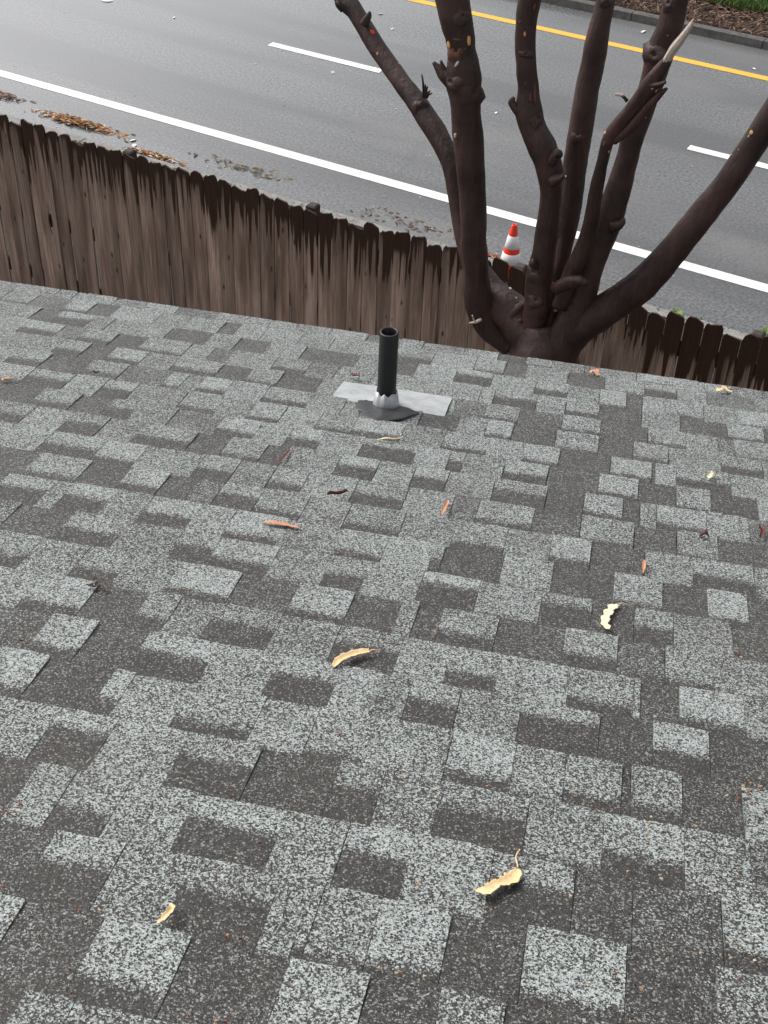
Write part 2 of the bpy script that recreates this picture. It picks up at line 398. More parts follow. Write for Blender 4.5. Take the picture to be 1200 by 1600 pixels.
# shingle tabs, course by course, read off the roof: end x of each tab, kind, depth of its dark band
# F light, L light with a dark band at its upslope end, M middling, D dark
C0, EXPO = 2.2412871, .143
TABS = {
-9: (-60, 'D0 0, F0 80, F0 262, D0 400, L3 520, M0 640'),
-8: (-70, 'L0 3, D0 132, L3 272, D0 432, L1 562, D0 677, F0 782, D0 905, M0 1010, D0 1110'),
-7: (-60, 'D0 57, L6 167, M0 277, L6 420, F0 472, L2 490, M1 582, L2 696, D0 817, L2 977, D0 1122, F0 1240'),
-6: (-60, 'D0 32, F0 94, L4 180, F0 287, L6 430, F0 532, L6 635, F0 764, L6 895, D0 989, D1 1130, L3 1230'),
-5: (-80, 'F0 68, L7 160, F0 275, L6 392, D0 517, L6 590, F0 682, L6 822, F1 942, L4 1070, F0 1175, M0 1260'),
-4: (-60, 'L3 52, D0 157, L4 190, F0 280, L3 400, F0 486, L2 575, F0 699, L3 801, M1 882, L3 972, D0 986, L3 1067, D0 1162, F0 1250'),
-3: (-70, 'D0 59, L3 132, D0 215, L6 324, F0 422, L6 522, F0 585, F0 635, L6 714, F0 811, L7 936, D0 1021, L5 1110, D0 1240'),
-2: (-60, 'F0 45, L3 135, D0 216, L4 266, M0 325, L6 427, F0 521, L6 622, F0 698, L4 778, F0 888, L3 990, F0 1001, D0 1062, L3 1165, M1 1260'),
-1: (-70, 'L4 45, F0 122, L4 190, F0 266, L3 364, D0 455, L3 544, D0 620, F0 647, D0 686, L4 775, D0 880, L4 965, D1 1040, L2 1115, M1 1230'),
0: (-60, 'M0 12, D0 97, L5 185, F0 274, L6 332, L4 425, M1 508, L5 570, F0 655, L7 745, M1 844, L7 924, D0 991, L5 1053, F0 1145, D0 1240'),
1: (-70, 'D0 -5, L6 70, F0 97, L6 165, F0 224, L5 300, F0 356, L3 440, F0 526, L3 600, F0 674, L5 690, D0 783, F1 862, D0 959, L2 1035, D0 1106, L2 1170, D0 1250'),
2: (-60, 'D0 47, L3 128, D0 191, L4 252, D0 300, M0 339, L6 402, L3 475, F0 541, L3 628, F0 709, L3 790, M1 860, L3 923, D0 1008, F0 1082, L5 1180, F0 1250'),
3: (-60, 'F0 68, L5 153, L3 217, F0 308, L5 365, F0 422, L4 475, F0 552, L5 632, F0 705, M0 745, L3 832, D0 907, L2 991, D0 1058, L2 1122, D0 1230'),
4: (-60, 'L5 40, F0 100, L6 158, M0 214, L5 298, D0 350, L3 410, D0 444, F0 526, L6 587, F0 644, L6 697, M1 770, L6 853, D0 912, L3 973, D0 1000, F0 1026, L3 1105, F0 1172, M0 1250'),
5: (-50, 'D0 56, L4 115, D0 165, L6 208, F0 268, M0 341, L4 400, F0 450, L5 500, F0 564, L7 648, F0 700, L6 723, M0 787, L5 855, D0 935, L3 998, D0 1057, L2 1111, D0 1185, F0 1250'),
6: (-60, 'L3 40, L6 105, F0 157, L6 205, F0 284, L3 343, F0 390, L3 440, F0 497, M3 552, L4 628, F0 692, L3 762, F0 817, L3 873, D0 954, L3 1019, D0 1024, F0 1057, L5 1142, F0 1240'),
7: (-60, 'F0 15, L5 68, D0 133, L4 190, M0 258, L3 285, M0 311, L4 355, F0 412, L4 482, F0 536, M1 656, D0 715, F0 759, L3 800, D0 868, L2 935, D0 990, L3 1045, M0 1127, L5 1192, F0 1250'),
8: (-60, 'F0 88, L5 130, D0 170, L4 222, M0 270, L4 340, D0 387, L3 435, D0 497, M1 600, F0 710, M0 758, L3 810, D0 878, L3 938, D0 1013, L3 1072, F0 1123, M0 1148, L2 1205, D0 1250'),
9: (-60, 'F0 34, L5 90, M0 126, L4 175, D0 221, L3 290, M1 327, D1 357, F0 427, L4 480, M0 524, M1 580, F0 690, F0 750, F0 772, L6 838, F0 884, L4 936, D0 1003, F0 1063, D0 1137, L3 1195, D0 1250'),
10: (-60, 'F0 52, D0 85, L6 139, F0 169, M1 261, D0 325, F0 369, D0 417, F0 472, D0 558, F0 615, D0 650, F0 711, L7 768, F0 836, L5 887, M0 937, L2 979, D0 1004, F0 1048, L2 1100, F0 1153, L2 1205, M0 1250'),
11: (-60, 'M0 5, L3 50, M0 103, L3 140, D0 178, F0 245, M0 291, F0 345, D0 370, F0 411, F0 468, F0 518, F0 600, L4 676, F0 742, L3 788, D0 822, F0 887, D0 945, L2 1007, L6 1058, F0 1105, M0 1180, F0 1250'),
12: (-60, 'F0 87, F0 115, M0 131, F0 178, M0 227, F0 275, M0 338, F0 385, F0 420, L3 462, F0 515, F0 573, M0 625, F0 660, M0 725, F0 778, D0 822, L4 862, F0 913, M0 930, M1 995, L3 1046, F0 1092, L2 1137, F0 1192, M0 1250'),
}
TONE = {'F': .375, 'L': .42, 'M': .27, 'D': .10}
tabs = []      # (x0, x1, t0, t1, tone, band, high, apparent size)
rng = random.Random(11)
for j in range(-15, 13):
    t0 = C0+EXPO*j; t1 = t0+EXPO if j < 12 else EAVE
    tm = (t0+t1)/2
    row = []
    if j in TABS:
        px0, txt = TABS[j]; x = roof_x_on(px0, tm)
        for it in txt.split(','):
            kd, px = it.split(); x1 = roof_x_on(float(px), tm)
            row.append((x, x1, kd[0], int(kd[1])/10)); x = x1
        xa, xb = row[0][0], row[-1][1]
    else:
        xa = xb = rng.uniform(-.1, .1)
    while xa > XL:
        wd = rng.choice((.06, .10, .14, .17, .20)); kd = rng.choice('FLLMD'); row.insert(0, (max(XL, xa-wd), xa, kd, rng.choice((.3, .4, .6)) if kd == 'L' else 0)); xa -= wd
    while xb < XR:
        wd = rng.choice((.06, .10, .14, .17, .20)); kd = rng.choice('FLLMD'); row.append((xb, min(XR, xb+wd), kd, rng.choice((.3, .4, .6)) if kd == 'L' else 0)); xb += wd
    for (x0, x1, kd, bd) in row:
        if x1-x0 < .006: continue
        tone = TONE[kd]+rng.uniform(-.075, .075)*(1 if kd != 'D' else .45)
        if kd == 'D' and bd: tone = .18
        if kd == 'M' and bd >= .1: tone = .36
        if kd == 'L' and bd < .15: bd = .12
        q = [proj(roof_world(x, t)) for x, t in ((x0, t0), (x1, t0), (x1, t1), (x0, t1))]
        cx = sum(p[0] for p in q)/4; cy = sum(p[1] for p in q)/4
        area = abs(sum(q[i][0]*q[(i+1) % 4][1]-q[(i+1) % 4][0]*q[i][1] for i in range(4)))/2
        inside = -20 < cx < 1220 and -20 < cy < 1640
        tabs.append((x0, x1, t0, t1, tone, bd, kd, area if inside else -1))
def tab_geom(tb, r):
    x0, x1, t0, t1, tone, bd, kd, _ = tb
    wd = x1-x0; nx = max(2, min(7, int(wd/.03)+1)); nt_ = 3
    hi = {'F': .0024, 'L': .0026, 'M': .0008, 'D': -.0016}[kd]+r.uniform(-.0007, .0007)
    gw = .0006 if t0 < C0+.2 else .0013; g0 = r.uniform(.0001, gw); g1 = r.uniform(.0001, gw)
    sk0 = r.uniform(-.0002, .0006); sk1 = r.uniform(-.0006, .0002); bd_off = r.uniform(-.004, .004)
    if t1 >= EAVE-1e-6: bd_off *= .4
    curl = r.uniform(0, .0014)
    vs = []; uv = []; fs = []
    tk = .0062 if kd in 'FL' else .0034
    for i in range(nt_+1):
        v = (i/nt_); tt = t0-.030+(t1+bd_off-t0+.030)*v; vv = (tt-t0)/(t1-t0)
        for q in range(nx+1):
            u = q/nx; x = x0+g0+(wd-g0-g1)*u
            if q == 0: x += sk0*v+r.uniform(-.0003, .0003)
            if q == nx: x += sk1*v+r.uniform(-.0003, .0003)
            te = tt+(r.uniform(-.0016, .0016) if i == nt_ else 0)
            if i == nt_ and q in (0, nx): te -= r.uniform(0, .004)
            z = -.0068+(hi+.0068)*max(0, vv)+curl*(v**4)*(.5+.5*abs(2*u-1))+.0006*noise.noise(Vector((x*14, tt*14, 0)))
            if i == 0: z = -.0082
            vs.append((x, te, z)); uv.append((x, vv))
    n_ = len(vs); W = nx+1
    for i in range(nt_):
        for q in range(nx):
            a = i*W+q; fs.append((a, a+1, a+W+1, a+W))
    # skirt: the two sides and the butt
    rim = [i*W for i in range(nt_+1)]+[nt_*W+q for q in range(1, W)]+[i*W+nx for i in range(nt_-1, -1, -1)]
    for a in rim: vs.append((vs[a][0], vs[a][1], max(vs[a][2]-tk, -.0122))); uv.append(uv[a])
    for a in range(len(rim)-1): fs.append((rim[a], rim[a+1], n_+a+1, n_+a))
    return vs, fs, uv, (tone, bd, 0)
def shingle_obj(name, parts):
    V = []; Fc = []; U = []; T = []
    for vs, fs, uv, tn in parts:
        b = len(V); V += vs; Fc += [tuple(i+b for i in f) for f in fs]; U += uv; T += [tn]*len(vs)
    o = mesh_obj(name, V, Fc, M['shingle'], roof)
    a = o.data.color_attributes.new('tone', 'FLOAT_COLOR', 'POINT')
    a.data.foreach_set('color', [x for t in T for x in (*t, 1.0)])
    ul = o.data.uv_layers.new(name='UVMap')
    ul.data.foreach_set('uv', [x for l in o.data.loops for x in U[l.vertex_index]])
    return o
tabs.sort(key=lambda t: -t[7])
rest = []
for i, tb in enumerate(tabs):
    g = tab_geom(tb, rng)
    if i < 298 and tb[7] > 60: shingle_obj('shingle', [g])
    else: rest.append(g)
tag(shingle_obj('shingle_field', rest), kind='stuff')

# ------------------------------------------------------------------ vent pipe
bx, bt = roof_at(603, 634)
base = roof_world(bx, bt)
vent = empty('vent_pipe', tuple(base)); tag(vent, 'black plastic vent pipe rising through the shingles near the eave', 'vent pipe')
def lathe(prof, n=40, jit=None):
    vs = []; fs = []
    for i, (r_, z) in enumerate(prof):
        for q in range(n):
            a = 2*math.pi*q/n; dz = jit(i, a) if jit else 0
            vs.append((r_*math.cos(a), r_*math.sin(a), z+dz))
    for i in range(len(prof)-1):
        for q in range(n): fs.append((i*n+q, i*n+(q+1) % n, (i+1)*n+(q+1) % n, (i+1)*n+q))
    return vs, fs
lo, hi = .1, .8
for _ in range(40):
    mid = (lo+hi)/2
    if proj(base+np.array([0, 0, mid]))[1] > 518: lo = mid
    else: hi = mid
PH = lo
cdep = float((RC@(base+np.array([0, 0, PH])-CAM))[2]); PR = 15.2*cdep/F_PX
vs, fs = lathe([(PR, -.15), (PR, PH-.002), (PR-.0015, PH), (PR-.0048, PH), (PR-.0062, PH-.002), (PR-.0062, -.15)])
mesh_obj('pipe', vs, fs, M['abs'], vent, True)
def jag(i, a): return (.010*noise.noise(Vector((math.cos(a)*2.2, math.sin(a)*2.2, 4)))+.004*math.sin(7*a)) if i >= 2 else 0
vs, fs = lathe([(PR+.014, -.03), (PR+.011, .010), (PR+.0035, .052), (PR+.0020, .052), (PR+.0016, -.02)], 40, jag)
mesh_obj('collar', vs, fs, M['lead'], vent, True)
# flashing sheet lies in the roof plane
def roof_part(name, verts, faces, mat, parent, smooth=False):
    V = [roof_world(*v)-base for v in verts]; return mesh_obj(name, V, faces, mat, parent, smooth)
c4 = [roof_at(515, 621), roof_at(541, 597), roof_at(708, 625), roof_at(690, 655)]
xl, xr = (c4[0][0]+c4[1][0])/2, (c4[2][0]+c4[3][0])/2; ta, tb_ = C0+EXPO*8-.02, (c4[1][1]+c4[2][1])/2
vs = []; fs = []; nx = 14
for i in range(5):
    for q in range(nx+1):
        x = xl+(xr-xl)*q/nx; t = ta+(tb_-ta)*i/4
        h = .0046+.0012*noise.noise(Vector((x*16, t*16, 9)))+(.004*math.exp(-((x-bx)/.07)**2) if i < 3 else 0)
        if i == 0: h -= .006
        vs.append((x+random.uniform(-.0008, .0008), t+random.uniform(-.0008, .0008), h))
for i in range(4):
    for q in range(nx): a = i*(nx+1)+q; fs.append((a, a+1, a+nx+2, a+nx+1))
n_ = len(vs); rim = [i*(nx+1) for i in range(5)]+[4*(nx+1)+q for q in range(1, nx+1)]+[i*(nx+1)+nx for i in range(3, -1, -1)]
for a in rim: vs.append((vs[a][0], vs[a][1], vs[a][2]-.0025))
for a in range(len(rim)-1): fs.append((rim[a], rim[a+1], n_+a+1, n_+a))
roof_part('flashing', vs, fs, M['galv'], vent, False)
# smeared sealant round the upslope side of the collar
def blob(pts, h, name):
    P = [np.array(roof_at(*p)) for p in pts]; P = [a+(b-a)*f_+np.array([random.uniform(-.003, .003), random.uniform(-.003, .003)]) for a, b in zip(P, P[1:]+P[:1]) for f_ in (0, .33, .66)]
    cx = sum(p[0] for p in P)/len(P); ct = sum(p[1] for p in P)/len(P); V = []; Fc = []; n = len(P)
    for r_, z in ((1.0, -.001), (.96, h*.7), (.6, h), (.25, h*1.05)):
        for p in P: V.append((cx+(p[0]-cx)*r_, ct+(p[1]-ct)*r_, .0035+z+.0008*random.uniform(-1, 1)))
    for i in range(3):
        for q in range(n): Fc.append((i*n+q, i*n+(q+1) % n, (i+1)*n+(q+1) % n, (i+1)*n+q))
    Fc.append(tuple(range(3*n, 4*n))); return roof_part(name, V, Fc, M['tar'], vent, True)
blob([(556, 632), (560, 628), (572, 627), (586, 630), (604, 632), (640, 640), (656, 647), (648, 649), (634, 654), (610, 658), (590, 659), (575, 655), (563, 652), (566, 645), (558, 640)], .0018, 'sealant')

# ------------------------------------------------------------------ fence
FO = 8.5
fence = empty('wooden_fence', (0, 0, 0), PSI); tag(fence, 'weathered brown dog-ear board fence with rain-soaked tops along the road', 'fence')
PITCHB = .1462
def board_mesh(i, hole=None):
    r = random.Random(100+i); wd = .1385+r.uniform(-.002, .002); hgt = 1.86; e = .034+r.uniform(-.016, .016); th = .016
    ol = [(-wd/2, -hgt)]+[(-wd/2, -e*1.5-.0)]
    for q in range(1, 5):
        a = math.pi/2*q/5; ol.append((-wd/2+e*(1-math.cos(a)), -e*1.5+e*1.5*math.sin(a)))
    ol.append((-wd/2+e, r.uniform(-.004, .002))); ol.append((wd*.02, r.uniform(0, .004))); ol.append((wd/2-e, r.uniform(-.004, .002)))
    for q in range(4, 0, -1):
        a = math.pi/2*q/5; ol.append((wd/2-e*(1-math.cos(a)), -e*1.5+e*1.5*math.sin(a)))
    ol += [(wd/2, -e*1.5), (wd/2, -hgt)]
    n = len(ol); bow = r.uniform(-.006, .006)
    ol = [(x, z+((.012*math.sin(x*40+i*2)+r.uniform(-.005, .004)) if z > -.09 else 0)) for x, z in ol]
    V = [(x, -th/2, z) for x, z in ol]+[(x, th/2, z) for x, z in ol]; Fc = []
    if hole is None:
        Fc.append(tuple(range(n)))
        Fc.append(tuple(range(n, 2*n))[::-1])
    else:
        hx, hz, rx, rz = hole; m_ = 12
        ring = [(hx+rx*math.sin(2*math.pi*q/m_)*(1+.15*math.sin(3*q)), hz+rz*math.cos(2*math.pi*q/m_)) for q in range(m_)]   # starts at top, clockwise
        top = 7                         # outline vertex near the middle of the top
        for s_, off in ((-1, 0), (1, n)):
            b = len(V); V += [(x, s_*th/2, z) for x, z in ring]
            bot = len(V); V.append((hx, s_*th/2, -hgt))
            left = [off+q for q in range(0, top+1)]+[b]+[b+m_-q for q in range(1, m_//2+1)]+[bot]
            right = [off+q for q in range(top, n)]+[bot]+[b+m_//2-q for q in range(0, m_//2+1)]
            Fc += [tuple(left), tuple(right)]
            if s_ == -1: fb = b
        for q in range(m_): Fc.append((fb+q, fb+(q+1) % m_, b+(q+1) % m_, b+q))
    for q in range(n-1): Fc.append((q, q+n, q+n+1, q+1))
    me = bpy.data.meshes.new('board'); me.from_pydata(V, [], Fc); me.update(); me.materials.append(M['board']); return me
BM = [board_mesh(i) for i in range(7)]
a_ref = upright_at(605.3, 358, FO)[0]
ha, _, hz_ = upright_at(80, 345, FO)
FTOP = 2.945
i0 = int((-15.5-a_ref)/PITCHB); i1 = int((3.0-a_ref)/PITCHB)
rb = random.Random(5)
for i in range(i0, i1):
    a = a_ref+i*PITCHB
    z = FTOP+rb.choice((rb.uniform(-.022, .016), rb.uniform(-.06, .03)))+.012*math.sin(i*.4)
    if abs(a-ha) < PITCHB/2: me = board_mesh(50, (max(-.03, min(.03, ha-a)), hz_-z, .026, .135))
    else: me = BM[rb.randrange(7)]
    o = bpy.data.objects.new('board', me); col.objects.link(o); o.parent = fence
    o.location = (a+rb.uniform(-.002, .002), FO+rb.uniform(-.004, .004), z)
    o.rotation_euler = (rb.uniform(-.006, .006), rb.uniform(-.009, .009), rb.uniform(-.03, .03))
for z0 in (1.32, hz_-.01, 2.66):
    k = MB(); k.box((-15.5, FO+.017, z0-.07), (3.0, FO+.053, z0+.07)); k.build('rail', M['wood'], fence)
pa = upright_at(488, 320, FO+.09)[0]; pb = upright_at(1184, 522, FO+.09)[0]; stp = (pb-pa)/2
for i in range(-6, 5):
    a = pa+i*stp; zt = FTOP-.034+rb.uniform(-.015, .015)
    k = MB(); x0, x1, y0, y1 = a-.045, a+.045, FO+.055, FO+.145
    k.add([(x0,y0,.6),(x1,y0,.6),(x1,y1,.6),(x0,y1,.6),(x0,y0,zt),(x1,y0,zt),(x1,y1,zt),(x0,y1,zt),(x0+.012,y0+.012,zt+.012),(x1-.012,y0+.012,zt+.012),(x1-.012,y1-.012,zt+.012),(x0+.012,y1-.012,zt+.012)],
          [(0,1,5,4),(1,2,6,5),(2,3,7,6),(3,0,4,7),(4,5,9,8),(5,6,10,9),(6,7,11,10),(7,4,8,11),(8,9,10,11)])
    k.build('post', M['wood'], fence)

# ------------------------------------------------------------------ tree (pollarded, in the yard in front of the fence)
TO = 7.0
def tp(px, py, o): a, oo, z = upright_at(px, py, o); P = a*RD+oo*RN; return np.array([P[0], P[1], z])
def pxr(P, wpx): return wpx/2*float((RC@(P-CAM))[2])/F_PX
tb0 = tp(850, 590, TO)
tree = empty('pollarded_tree', (tb0[0], tb0[1], YARD)); tag(tree, 'bare dark-barked tree with lopped limbs rising before the fence', 'tree')
TB = np.array([tb0[0], tb0[1], YARD])
AX = []        # limb axes: image place, point, radius
def limb(name, pts, bump=.10, n=18, sub=6, mat='bark', parent=None, seed=0.0):
    rows = []
    for (px, py, wpx, o) in pts:
        P = tp(px, py, o); rows.append([*P, pxr(P, wpx)])
    S = spline(rows, sub); k = MB()
    if name == 'limb': AX.extend((proj(s_[:3]), s_[:3], s_[3]) for s_ in S)
    k.tube([s[:3]-TB for s in S], [s[3] for s in S], n, True, bump, None, seed)
    return k.build(name, M[mat], parent or tree, True)
# trunk, from the yard up to the fork
P1 = tp(848, 575, TO); r1 = pxr(P1, 118)
rows = [[TB[0]-.10, TB[1], YARD-.1, .34], [TB[0]-.07, TB[1], YARD+.15, .25], [TB[0]-.03, TB[1], YARD+.8, .215], [*tp(846, 640, TO), .21], [*P1, r1*.92], [*tp(850, 540, TO), r1*.80], [*tp(850, 505, TO+.02), r1*.55]]
S = spline(rows, 7); k = MB(); k.tube([s[:3]-TB for s in S], [s[3] for s in S], 24, True, .16, None, 3.3); k.build('trunk', M['bark'], tree, True)
LA = limb('limb', [(505,-70,22,7.62),(530,-12,24,7.60),(544,6,30,7.59),(557,22,27,7.57),(590,75,28,7.52),(622,122,29,7.46),(655,167,33,7.40),(686,215,32,7.34),(706,265,30,7.28),(718,330,28,7.22),(734,400,32,7.16),(765,450,44,7.10),(812,495,54,7.04)], .13, seed=1.1)
LB = limb('limb', [(694,-120,50,6.86),(702,-40,52,6.87),(710,15,52,6.88),(718,55,47,6.88),(721,78,43,6.88),(723,105,52,6.88),(724,128,55,6.88),(727,155,48,6.88),(733,235,46,6.89),(738,310,42,6.90),(741,380,42,6.90),(745,440,41,6.92),(751,485,44,6.96),(768,515,40,6.99),(800,540,40,7.02)], .12, seed=2.3)
LC = limb('limb', [(862,-110,38,6.95),(840,-40,38,6.95),(828,0,37,6.95),(821,50,33,6.95),(822,100,33,6.95),(825,140,33,6.95),(826,172,42,6.95),(832,198,41,6.95),(847,230,45,6.95),(857,258,43,6.96),(861,290,36,6.96),(859,330,34,6.96),(852,380,37,6.96),(843,435,42,6.97),(840,480,42,6.98),(833,525,42,6.99),(832,570,40,7.0)], .13, seed=3.7)
LD = limb('limb', [(968,-120,32,7.44),(952,-30,31,7.42),(943,15,31,7.40),(933,60,36,7.38),(925,105,38,7.37),(915,155,38,7.34),(907,205,39,7.31),(899,255,38,7.28),(893,310,35,7.24),(888,345,34,7.22),(880,390,28,7.18),(872,425,26,7.14),(862,480,34,7.08),(855,530,46,7.04)], .10, seed=4.9)
LE = limb('limb', [(1105,-130,36,7.14),(1075,-50,36,7.13),(1057,0,36,7.12),(1044,50,40,7.12),(1031,85,42,7.11),(1016,138,36,7.10),(993,200,35,7.08),(979,250,36,7.07),(967,295,40,7.06),(950,340,46,7.05),(933,380,48,7.04),(919,425,46,7.03),(907,465,46,7.02),(890,510,56,7.0),(866,565,66,7.0)], .12, seed=5.3)
LF = limb('limb', [(874,478,26,6.93),(893,430,26,6.90),(912,385,25,6.87),(926,330,22,6.84),(934,285,20,6.82),(943,245,19,6.81),(954,213,22,6.80),(984,176,24,6.79),(1010,142,27,6.78),(1030,112,22,6.78),(1044,92,15,6.78)], .18, seed=6.1)
LG = limb('limb', [(1290,60,36,7.30),(1225,150,40,7.27),(1188,210,41,7.24),(1142,278,42,7.20),(1094,340,44,7.16),(1048,395,46,7.12),(1010,438,50,7.08),(975,465,52,7.06),(935,492,53,7.03),(905,512,54,7.02),(862,550,64,7.0)], .11, seed=7.7)
limb('limb', [(742,440,40,7.06),(762,462,54,7.06),(790,480,58,7.05),(815,508,62,7.03),(842,552,74,7.0)], .14, seed=8.8)
# second leader of the twisted limb, lying along the big one
limb('stub', [(960,220,14,6.80),(985,200,15,6.78),(1008,172,15,6.77),(1028,150,13,6.77),(1042,138,5,6.77)], .2, 10, 5, parent=tree, seed=9.4)
# torn pale tip
def torn(pts, mat, o_flat=.35, parent=tree, name='torn_wood'):
    rows = [[*tp(px, py, o), pxr(tp(px, py, o), wpx)] for px, py, wpx, o in pts]; S = spline(rows, 5); k = MB()
    k.tube([s[:3]-TB for s in S], [s[3] for s in S], 8, True, .22, None, 2.0); return k.build(name, M[mat], parent, False)
torn([(1040,97,12,6.775),(1052,78,14,6.77),(1066,60,13,6.77),(1078,42,9,6.77),(1083,30,2,6.77)], 'pale', name='torn_tip')
# stubs, knots, twigs
def stub(pts, bump=.34, mat='bark', n=12, seed=0.0): return limb('stub', pts, bump, n, 4, mat, tree, seed)
stub([(708,128,30,6.84),(695,118,22,6.82),(686,108,13,6.81),(677,97,5,6.80)], seed=1); stub([(700,118,14,6.83),(692,106,10,6.82),(689,94,3,6.82)], seed=2)
stub([(822,178,22,6.92),(808,172,16,6.90),(800,160,12,6.89),(803,152,5,6.89)], seed=3)
stub([(862,250,24,6.92),(872,240,16,6.90),(876,246,6,6.90)], seed=4); stub([(864,282,20,6.90),(876,278,12,6.88),(881,274,7,6.88)], seed=5)
stub([(958,352,22,7.0),(970,350,15,6.99),(974,342,8,6.99)], seed=6)
stub([(868,452,20,6.90),(890,442,24,6.86),(905,440,19,6.84),(918,444,8,6.83)], seed=7); stub([(838,415,16,6.90),(832,410,12,6.86),(830,409,9,6.85)], seed=8)
stub([(570,38,16,7.5),(576,26,11,7.5),(578,18,3,7.5)], seed=9); stub([(538,14,18,7.57),(530,6,14,7.56),(526,1,8,7.56)], seed=10)
stub([(1016,132,16,6.77),(1030,132,10,6.75),(1040,128,5,6.74)], seed=11)
for q, (ex, ey_) in enumerate(((659, 116), (668, 135), (672, 142), (665, 132), (675, 146))): stub([(662+q*1.2, 152, 5, 7.37), ((662+ex)/2+1, (150+ey_)/2, 4, 7.35), (ex, ey_, 2.2, 7.34)], .1, 'bark', 6, q)
stub([(980,158,6,6.78),(974,151,5,6.77),(968,149,3,6.76)], .1, 'bark', 7, 4.4); torn([(974,149,4,6.76),(967,148,5,6.755),(961,147,4,6.75)], 'pale', name='torn_tip')
# knots: raised rings with a dark hollow
def front(px, py, o_, rpx):
    """point and outward normal on the nearest limb's skin, on the side of the given sight line"""
    best = None
    for (ix, iy), A, R in AX:
        d_ = float((RC@(A-CAM))[2]); rp = R*F_PX/d_; q = math.hypot(ix-px, iy-py)
        if q < rp*1.15:
            sc_ = q/rp+.35*abs(float(A@RN)-o_)*4
            if best is None or sc_ < best[0]: best = (sc_, A, R, ix, iy, d_)
    if best is None: best = min(((math.hypot(i[0]-px, i[1]-py), A, R, i[0], i[1], float((RC@(A-CAM))[2])) for i, A, R in AX), key=lambda b: b[0])
    _, A, R, ix, iy, d_ = best
    off = (RC[0]*(px-ix)+RC[1]*(py-iy))*d_/F_PX; L = np.linalg.norm(off)
    if L > .9*R: off = off*(.9*R/L); L = .9*R
    v_ = (CAM-A)/np.linalg.norm(CAM-A); P = A+off+v_*math.sqrt(R*R-L*L)
    n_ = P-A; n_ = n_/np.linalg.norm(n_); return A+n_*R*1.035, n_
def knot(px, py, o_, limb_r, r_px, name='knot', mat='bark', ell=1.0, prot=.22):
    P, d = front(px, py, o_, limb_r); d = Vector(d); u = Vector((0, 0, 1)).cross(d).normalized(); v = d.cross(u); R = pxr(P, r_px*2); k = MB(); n = 16; V = []
    prof = ((1.8, -.6), (1.35, -.12), (.9, prot*.8), (.5, prot), (.32, prot*.7), (.22, -.05), (.05, -.15))
    for rr, hh in prof:
        for q in range(n):
            a = 2*math.pi*q/n; w_ = 1+.5*noise.noise(Vector((math.cos(a)*1.3, math.sin(a)*1.3, px*.1+rr*.8)))
            V.append(Vector(P)-Vector(TB)+u*(R*rr*w_*math.cos(a))+v*(R*rr*w_*ell*math.sin(a))+d*(R*hh))
    Fc = [(i*n+q, i*n+(q+1) % n, (i+1)*n+(q+1) % n, (i+1)*n+q) for i in range(len(prof)-1) for q in range(n)]+[tuple(range((len(prof)-1)*n, len(prof)*n))]
    k.add(V, Fc); return k.build(name, M[mat], tree, True)
knot(705,128,6.88,26,10); knot(739,143,6.88,24,12, ell=1.2); knot(722,25,6.88,29,8); knot(903,210,7.31,20,7); 
knot(1022,85,7.11,20,13, ell=.9); knot(838,468,6.97,22,9); knot(834,424,6.96,20,9); knot(870,462,7.1,16,9); knot(655,172,7.4,16,8); knot(822,84,6.95,15,7, ell=.6)
knot(712,80,6.88,24,8, mat='redwood', ell=1.3, prot=.10); knot(840,185,6.94,20,8); knot(1045,4,7.12,20,8); knot(948,4,7.41,16,6)
# fresh cuts and scars: thin ovals sunk into the bark
def scar(px, py, o_, limb_r, wpx, hpx, tilt, mat, name='pruning_cut'):
    P, d = front(px, py, o_, limb_r*.985); d = Vector(d); u = Vector((0, 0, 1)).cross(d).normalized(); v = d.cross(u); n = 14; V = []
    ca, sa = math.cos(math.radians(tilt)), math.sin(math.radians(tilt)); a_, b_ = pxr(P, wpx), pxr(P, hpx)
    for rr, hh in ((1.0, -.030), (1.0, .002), (.6, .0030)):
        for q in range(n):
            t = 2*math.pi*q/n; j_ = 1+.18*noise.noise(Vector((math.cos(t)*2, math.sin(t)*2, px*.37))); x = a_*rr*j_*math.cos(t); y = b_*rr*j_*math.sin(t)
            V.append(Vector(P)-Vector(TB)+u*(x*ca-y*sa)+v*(x*sa+y*ca)+d*hh)
    Fc = [(i*n+q, i*n+(q+1) % n, (i+1)*n+(q+1) % n, (i+1)*n+q) for i in range(2) for q in range(n)]+[tuple(range(2*n, 3*n))]
    k = MB(); k.add(V, Fc); return k.build(name, M[mat], tree, True)
